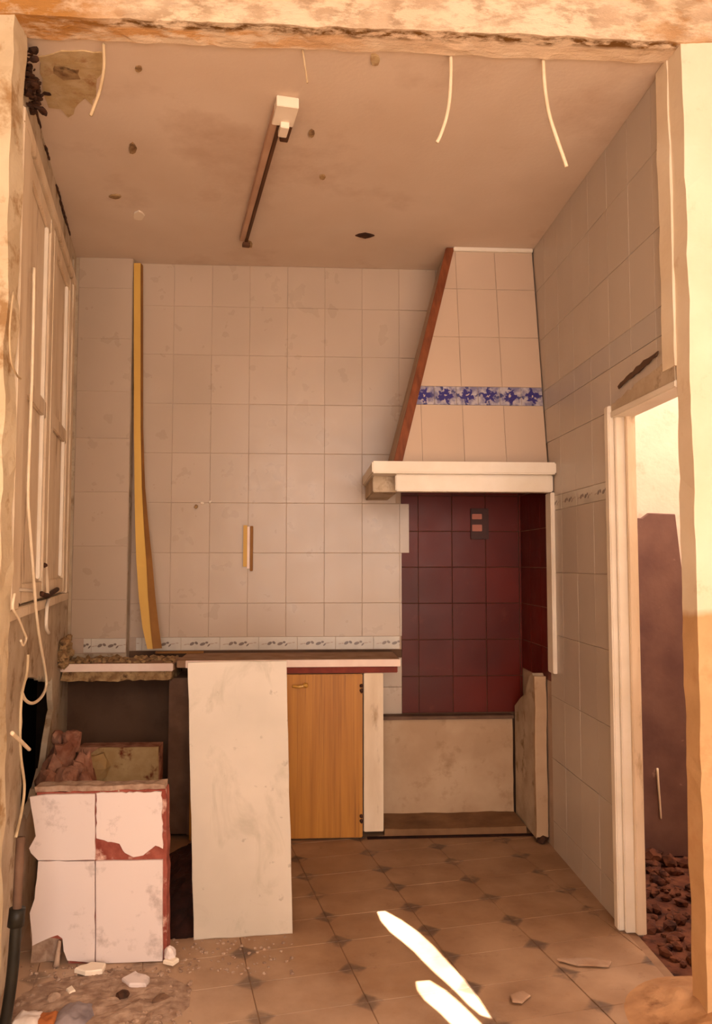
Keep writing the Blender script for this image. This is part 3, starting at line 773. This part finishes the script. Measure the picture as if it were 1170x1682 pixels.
vs2, fs2 = [], []
for i, (v, a, b) in enumerate(L):
    yf = 4.30 - .10 * max(0, (v - 700) / 366) ** 1.5
    pb = at(b, v, yf); pb.z = min(pb.z, H - .004)
    t_ = .006 + .036 * max(0, (v - 760) / 306) ** .9 if v > 760 else .006
    vs2 += [Vector((pb.x + .0005, yf + .004, pb.z)), Vector((pb.x + t_, yf + .03, pb.z)), Vector((pb.x + t_ * .6, yf + .05, pb.z)), Vector((pb.x + .0005, yf + .05, pb.z))]
for i in range(len(L) - 1):
    a = i * 4; b = a + 4
    for q in range(4): fsx2 = (a + q, b + q, b + (q + 1) % 4, a + (q + 1) % 4); fs2.append(fsx2)
fs2 += [(0, 1, 2, 3), ((len(L) - 1) * 4 + 3, (len(L) - 1) * 4 + 2, (len(L) - 1) * 4 + 1, (len(L) - 1) * 4)]
mo('edge', vs2, fs2, 'yellow_side', ys)['label'] = 'browned edge of the strip'  # shadow down the strip's right side, put in as a brown edge
e0, e1 = at(262, 1070, 4.37), at(335, 1071, 4.37)
box('foot', e0.x - .02, e1.x, 4.35, 4.375, .893, .905, 'yellow_side', ys, .002)  # shadow running along the strip's base, coloured as a brown bar

# small pair of strips left on the tiles
st = thing('glued_strip', (-.33, 4.37, 1.336), 'short pair of yellow strips stuck upright on the middle of the tiled wall', 'strip')
box('strip', -.357, -.336, 4.362, 4.3795, 1.36, 1.587, 'yellow', st, .002)
box('strip', -.320, -.304, 4.362, 4.3795, 1.336, 1.583, 'yellow_side', st, .002)
box('backing', -.336, -.320, 4.374, 4.3795, 1.35, 1.58, 'counter_edge', st, .001)
fx = thing('wall_plug', at(326, 830, 4.375), 'tiny broken wall plug with chipped plaster left of the yellow strips', 'wall plug')
rock('plug', at(322, 832, 4.372), (.012, .008, .012), 3, 'mortar', fx, 1)
rock('chip', at(333, 826, 4.374), (.016, .006, .010), 4, 'plastic', fx, 1)
rock('chip', at(345, 824, 4.375), (.010, .005, .008), 5, 'plastic', fx, 1)

# socket on red tiles
so = thing('wall_socket', (.955, 4.38, 1.51), 'dark double socket with two pale inserts high on the red tiles', 'socket')
sx0, sx1, sz0, sz1 = .905, 1.006, 1.512, 1.685
box('plate', sx0 + .0, sx1, 4.368, 4.3845, sz0, sz1, 'socket_dark', so, .003)
box('insert', sx0 + .006, sx0 + .062, 4.362, 4.368, sz0 + .045, sz0 + .082, 'socket_light', so, .002)
box('insert', sx0 + .006, sx0 + .062, 4.362, 4.368, sz0 + .112, sz0 + .142, 'socket_light', so, .002)

# ================================================================== THINGS ON THE CEILING
lf = thing('light_fitting', (-.2, 3.37, H - .05), 'bare fluorescent batten with white end cap and no tube, on the ceiling', 'light fitting')
A0, A1 = Vector((-.105, 2.78, 0)), Vector((-.335, 3.985, 0)); ad = (A1 - A0).normalized(); an = Vector((ad.y, -ad.x, 0))
def cbar(name, a, b, w0, w1, z0, z1_, mat, parent):
    P = A0 + ad * a; Q = A0 + ad * b
    c = [P + an * w0, P + an * w1, Q + an * w1, Q + an * w0]
    return hexa(name, [Vector((p.x, p.y, z0)) for p in c] + [Vector((p.x, p.y, z1_)) for p in c], mat, parent, .002)
cbar('batten', .02, 1.22, -.024, .002, H - .030, H - .001, 'fitting', lf)
cbar('channel', .02, 1.235, .002, .016, H - .038, H - .001, 'fitting_dark', lf)  # dark strip along the right side of the batten
ec = cbar('end_cap', -.04, .09, -.022, .058, H - .04, H - .001, 'plastic', lf); ec['label'] = 'white end cap'
cbar('lamp_holder', .06, .13, .008, .040, H - .062, H - .038, 'plastic', ec)
cbar('ballast', .09, .21, .026, .058, H - .036, H - .001, 'fitting_dark', lf)
cbar('end_clip', 1.20, 1.235, -.010, .028, H - .055, H - .038, 'fitting_dark', lf)

# strands hanging off the beam
def strand(label, px, r=.006, mat='cable', y=2.478):
    pts = [at(u, v, y) for u, v in px]
    pts[0].z = max(pts[0].z, 3.04)
    o = tube('hanging_strand', pts, r, mat, None, 6, 6)
    return tag(o, label, 'strand', None)
strand('pale flaking strand hanging from the beam, nearest the right wall', [(893, 72), (893, 110), (896, 150), (903, 190), (914, 225), (927, 262), (931, 274)], .0065)
strand('pale strand hanging from the beam and curling left, second from right', [(740, 72), (741, 110), (739, 160), (733, 195), (724, 222), (718, 234)], .006)
strand('short thin dark tipped strand hanging above the light fitting', [(496, 72), (500, 100), (503, 120), (505, 136)], .0035, 'cable_dull')
strand('ragged pale strand hanging beside the bare ochre ceiling patch', [(170, 76), (171, 110), (165, 145), (156, 172), (149, 190)], .0055, 'cable_dull')

# cables on the left wall
def cable(label, px, r=.005, mat='cable', off=.05):
    o = tube('cable', [lhit(u, v, off) for u, v in px], r, mat, None, 7, 6); return tag(o, label, 'cable', None)
cable('long cream cable running down left wall, looping under the shutters', [(56, 440), (53, 600), (48, 740), (46, 820), (50, 880), (56, 960), (60, 1010), (66, 1055), (73, 1095), (76, 1125), (68, 1145), (54, 1155), (42, 1150), (36, 1138)], .0055)
cable('thin dusty cable hanging down in front of the dark wall hollow', [(46, 1075), (44, 1105), (36, 1140), (33, 1190), (34, 1240), (40, 1290), (36, 1330), (26, 1375)], .0045, 'cable_dull', .06)
cable('short frayed cable end hooked from the pale wall bracket', [(24, 975), (21, 998), (30, 1015), (38, 1035), (43, 1048), (38, 1060), (34, 1052)], .004, 'cable')
cable('small cable stub crossing the thin cable at the dark wall hollow', [(20, 1204), (32, 1215), (48, 1231)], .006, 'cable', .075)
cable('thin drooping wire loop high on left wall beside shutters', [(22, 480), (16, 540), (18, 590), (27, 615), (34, 622)], .003, 'cable_dull', .045)

# drain pipe in the near left corner
pp = thing('drain_pipe', onz(12, 1700, 0), 'dark upright drain pipe with collar in the near left corner', 'pipe')
pb_, pm, ptp = at(6, 1700, 2.48), at(27, 1508, 2.50), at(34, 1375, 2.52)
pb_.z = max(pb_.z, .0)
tube('lower_pipe', [pb_, pb_.lerp(pm, .5) + Vector((.006, 0, 0)), pm], .017, 'pipe', pp, 12)
tube('collar', [pm + (pm - pb_).normalized() * -.022, pm + (pm - pb_).normalized() * .028],   .024, 'pipe', pp, 14, 2)
tube('upper_pipe', [pm, ptp], .013, 'cable_dull' if False else 'dark_brown', pp, 12)

# ================================================================== LEANING SLAB
g0, g1 = onz(318, 1545), onz(481, 1534)
yt0, yt1 = g0.y + .07, g1.y + .07
T0, T1 = at(308, 1088, yt0), at(471, 1085, yt1)
nrm = (g1 - g0).cross(T0 - g0).normalized()
if nrm.y > 0: nrm = -nrm
SF = Frame(g0, (g1 - g0), nrm.cross(g1 - g0)); 
if SF.v.z < 0: SF.v = -SF.v
SF.n = SF.u.cross(SF.v); SF.m = Matrix((SF.u, SF.v, SF.n)).transposed()
out = [SF.uv(g0), SF.uv(g1), SF.uv(T1), SF.uv(T0)]
sl = piece('marble_slab', SF, jag(out, .0018, .07, seed=2), -.022, 0, 'marble', None, .003)
tag(sl, 'tall pale grey veined marble slab standing upright before the cabinet', 'slab')

# ================================================================== TILED HALF WALL
YB = 2.88
HB = Frame((0, YB, 0), (1, 0, 0), (0, 0, 1))
def bp(px, y=YB): return [(at(u, v, y).x, max(.001, at(u, v, y).z)) for u, v in px]
hw = thing('tiled_half_wall', (-.73, YB + .06, 0), 'broken low wall stub faced with four white tiles, exposed red brick', 'half wall')
core_poly = bp([(60, 1302), (272, 1296), (274, 1400), (273, 1582), (112, 1586), (108, 1545), (72, 1540), (62, 1500), (68, 1440), (66, 1395), (66, 1350)])
holed('core', Frame((0, YB + .001, 0), (1, 0, 0), (0, 0, 1)), jag(core_poly, .003, .03, seed=3), [], .065, 'brick', hw)
piece('facing_tile', HB, jag(bp([(50, 1308), (75, 1304), (157, 1303), (157, 1411), (64, 1412), (52, 1400), (49, 1392), (60, 1372), (56, 1345)]), .0015, .03, seed=21), 0, .010, 'tile_block', hw)
piece('facing_tile', HB, jag(bp([(64, 1413), (156.5, 1413), (156.5, 1581), (112, 1576), (106, 1560), (104, 1540), (96, 1534), (84, 1538), (66, 1546), (54, 1552), (52, 1520), (50, 1498), (58, 1475), (62, 1440)]), .002, .03, seed=22), 0, .010, 'tile_block', hw)
piece('facing_tile', HB, jag(bp([(158.5, 1413), (268, 1411), (268, 1577), (158.5, 1581)]), .0008, .05, seed=23), 0, .010, 'tile_block', hw)
piece('mortar_patch', HB, jag(bp([(159, 1302), (266, 1300), (268, 1393), (256, 1388), (243, 1398), (236, 1404), (220, 1407), (206, 1400), (197, 1385), (178, 1382), (159, 1376)]), .0025, .012, seed=24), 0, .008, 'tile_block', hw)['label'] = 'rough whitish mortar where a tile came off'
rough_box('mortar_top', at(58, 1300, YB).x, at(271, 1300, YB).x, YB + .004, YB + .064, at(150, 1298, YB).z - .006, at(150, 1291, YB).z, 'rubble', hw, .02, .006, 20)
tc = rock('tile_crumb', (at(278, 1572, 2.86).x, 2.87, .025), (.022, .02, .028), 9, 'tile_block', hw)

# lower tiled stub behind, with broken lump
bk = thing('tiled_stub', (-.9, 3.9, 0), 'low stained cream tiled stub under the broken worktop, behind the half wall', 'half wall')
YK = 3.9
KB = Frame((0, YK, 0), (1, 0, 0), (0, 0, 1))
k0, k1 = at(128, 1228, YK), at(262, 1228, YK)
box('core', k0.x, k1.x, YK + .003, YK + .10, 0, k0.z, 'rubble_red', bk)
piece('facing_tile', KB, jag([(k0.x, .25), (k0.x + .02, k0.z - .06), (k0.x + .10, k0.z), (k1.x - .003, k0.z), (k1.x - .003, .25)], .002, .04, seed=5), 0, .010, 'tile_dirty', bk)
piece('facing_tile', KB, rect(k0.x, k1.x - .003, .002, .248), 0, .010, 'tile_dirty', bk)
rock('stone_lump', at(160, 1260, 3.86), (.07, .05, .075), 12, 'tile_dirty', bk)
ls = thing('rubble_heap', (-1.0, 3.55, 0), 'heap of broken reddish masonry below the dark hollow of left wall', 'rubble')
mound('heap', -1.0, 3.58, .13, .30, .50, 'rubble_red', 0, 3, 26, ls)
for k, (u, v, y, s) in enumerate([(100, 1245, 3.55, .06), (118, 1215, 3.6, .045), (88, 1265, 3.45, .05), (128, 1270, 3.5, .05), (75, 1285, 3.35, .045), (140, 1288, 3.4, .04), (108, 1280, 3.38, .05), (95, 1212, 3.62, .035)]):
    p = at(u, v, y); rock('broken_brick', p, (s, s * .8, s * 1.1), 30 + k, 'rubble_red', ls)
# dark mound standing in for the shade on the floor behind slab
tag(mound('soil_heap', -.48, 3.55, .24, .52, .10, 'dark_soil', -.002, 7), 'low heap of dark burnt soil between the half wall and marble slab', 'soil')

# ================================================================== FLOOR DEBRIS
bm = bmesh.new(); rnd = random.Random(5)
for k in range(420):
    u, v = rnd.gauss(170, 70), rnd.uniform(1588, 1690)
    if u < 25 or u > 330: continue
    p = onz(u, v); s = rnd.uniform(.003, .011) * (1.3 if rnd.random() < .1 else 1)
    rock_bm(bm, (p.x, p.y, s * .3), (s, s * rnd.uniform(.6, 1), s * .6), k, 1)
for k in range(120):
    u, v = rnd.uniform(270, 480), rnd.uniform(1535, 1600)
    p = onz(u, v); s = rnd.uniform(.003, .008); rock_bm(bm, (p.x, p.y, s * .3), (s, s, s * .6), k + 500, 1)
tag(from_bm('crumbs', bm, 'rubble'), 'scatter of small plaster crumbs on the floor before the half wall', 'rubble', kind='stuff')
tag(mound('dust_pile', onz(170, 1640).x, onz(170, 1640).y - .02, .30, .20, .016, 'rubble', -.001, 5, 30, None, .8, 14), 'thin pile of grey dust and plaster at the foot of half wall', 'dust')
def chip(label, px, h, mat, seed, cat='chip', nm='plaster_chip'):
    P = [onz(u, v) for u, v in px]; poly = [(p.x, p.y) for p in P]
    o = piece(nm, Frame((0, 0, .006), (1, 0, 0), (0, 1, 0)), jag(poly, .004, .02, seed=seed), 0, h, mat, None, .004); return tag(o, label, cat)
chip('long flat pale plaster chip just below the tiles of half wall', [(122, 1601), (150, 1590), (174, 1592), (168, 1603), (140, 1606)], .016, 'plastic', 1)
chip('broad pale pinkish plaster chip on floor, largest of the chips', [(200, 1618), (222, 1606), (246, 1616), (240, 1628), (212, 1628)], .018, 'tile_block', 2)
chip('small whitish chip beside the right foot of half wall', [(268, 1586), (282, 1578), (294, 1583), (284, 1590)], .014, 'plastic', 3)
chip('small pale chip on the dust near drain pipe', [(108, 1634), (118, 1628), (124, 1636), (114, 1641)], .014, 'plastic', 6)
def lump(label, u, v, s, mat, seed, nm='brick_lump'):
    p = onz(u, v); o = rock(nm, (p.x, p.y, s[2] * .8), s, seed, mat); return tag(o, label, 'lump')
lump('dark brown brick lump amid the dust, left of the flat brown one', 201, 1642, (.022, .018, .016), 'rust', 3)
lump('flat dark brown lump on floor tiles right of dust pile', 264, 1645, (.032, .016, .010), 'dark_brown', 4)
lump('greyish plaster lump at the left front edge of dust pile', 88, 1645, (.024, .02, .014), 'rubble', 6, 'plaster_lump')
# plaster shard leaning at the broken foot
p = onz(92, 1590); q = at(98, 1545, p.y + .02)
tag(tube('plaster_shard', [p + Vector((0, 0, .004)), p.lerp(q, .5), q], .012, 'rubble', None, 5, 2, .5), 'narrow plaster shard leaning at the broken corner of half wall', 'shard')
# low grey lump of wall beside it
tag(rough_box('fallen_plaster', at(58, 1560, 2.93).x, at(100, 1560, 2.93).x, 2.90, 3.02, 0, .17, 'rubble', None, .02, .012, 14), 'upright grey plaster block in the broken lower corner of half wall', 'rubble')

def rag(name, label, cx, cy, rx, ry, h, mat, seed):
    n_ = 22; vs, fs = [], []; off = Vector((seed * 5.1, 2.2, 7.7))
    for i in range(n_ + 1):
        for j in range(n_ + 1):
            a, b = -1 + 2 * i / n_, -1 + 2 * j / n_
            P = Vector((cx + rx * a * (1 - .25 * b * b), cy + ry * b * (1 - .2 * a * a), 0))
            z = h * (.5 + noise.ridged_multi_fractal(P * 16 + off, .9, 2.0, 3, 1, 2) * .35)
            z *= max(.06, 1 - max(abs(a), abs(b)) ** 4)
            vs.append((P.x, P.y, max(.002, z)))
    for i in range(n_):
        for j in range(n_):
            k = i * (n_ + 1) + j; fs.append((k, k + n_ + 1, k + n_ + 2, k + 1))
    return tag(mo(name, vs, fs, mat, None, True), label, 'rag')
p = onz(122, 1672); rag('rag', 'crumpled grey blue rag on floor at the lower left', p.x, p.y, .06, .07, .03, 'cloth', 1)
p = onz(45, 1682); rag('plastic_wrap', 'crumpled white plastic scrap on floor beside drain pipe', p.x, p.y, .05, .05, .03, 'white_rag', 2)
p = onz(78, 1680); rag('carton_scrap', 'orange brown crumpled scrap between the white plastic and grey rag', p.x, p.y, .035, .04, .025, 'orange_scrap', 3)

# dirt at the jamb foot
tag(mound('dirt_mound', 1.22, 2.40, .26, .28, .055, 'ochre_dirt', -.002, 9, 30, None, .22, 5), 'low mound of ochre dirt at the foot of right jamb', 'dirt')
# a few flakes on the open floor
chip('thin curved pale flake on floor near the doorway', [(915, 1580), (960, 1578), (1005, 1584), (1000, 1592), (950, 1590)], .006, 'dust', 12, nm='paint_flake')
chip('rounded dusty flake lying right of the sunlit streaks', [(838, 1640), (860, 1632), (872, 1640), (858, 1652), (842, 1650)], .006, 'dust', 13, nm='paint_flake')

# ================================================================== SIDE ROOM CONTENTS
bd = thing('leaning_board', (1.7, 3.79, -.02), 'tall dark purple brown board against pink wall through the doorway', 'board')
YD = 3.80
BD = Frame((0, YD, 0), (1, 0, 0), (0, 0, 1))
bpoly = [(1.52, -.018), (1.835, -.018), (1.845, .5), (1.85, 1.126), (1.815, 1.40), (1.794, 1.62), (1.665, 1.625), (1.63, 1.60), (1.52, 1.60)]
piece('panel', BD, jag(bpoly, .004, .08, seed=8), 0, .03, 'purple_board', bd, .004)
dp = [at(1080, 1262, 3.765), at(1082, 1290, 3.765), at(1085, 1330, 3.765), at(1086, 1345, 3.765)]
tube('drip', dp, .006, 'cable', bd, 6, 4, .7)
bm = bmesh.new(); rnd = random.Random(8)
for k in range(420):
    x, y = rnd.uniform(1.28, 2.1), rnd.uniform(2.48, 3.74)
    s = rnd.uniform(.008, .035); rock_bm(bm, (x, y, -.018 + s * .3), (s, s * rnd.uniform(.5, 1), s * .6), k, 1)
tag(from_bm('debris', bm, 'debris_floor'), 'dark brown rubble strewn over the floor beyond the doorway', 'rubble', kind='stuff')
for k, (u, v, s, lab) in enumerate([(1072, 1418, .045, 'dark stone at the foot of the board, left one'), (1100, 1425, .035, 'dark stone at the foot of the board, right one')]):
    p = onz(u, v, -.02); p.y = min(p.y, 3.72); tag(rock('stone', (p.x, p.y, .01), (s, s, s * .8), 60 + k, 'debris_floor'), lab, 'stone')
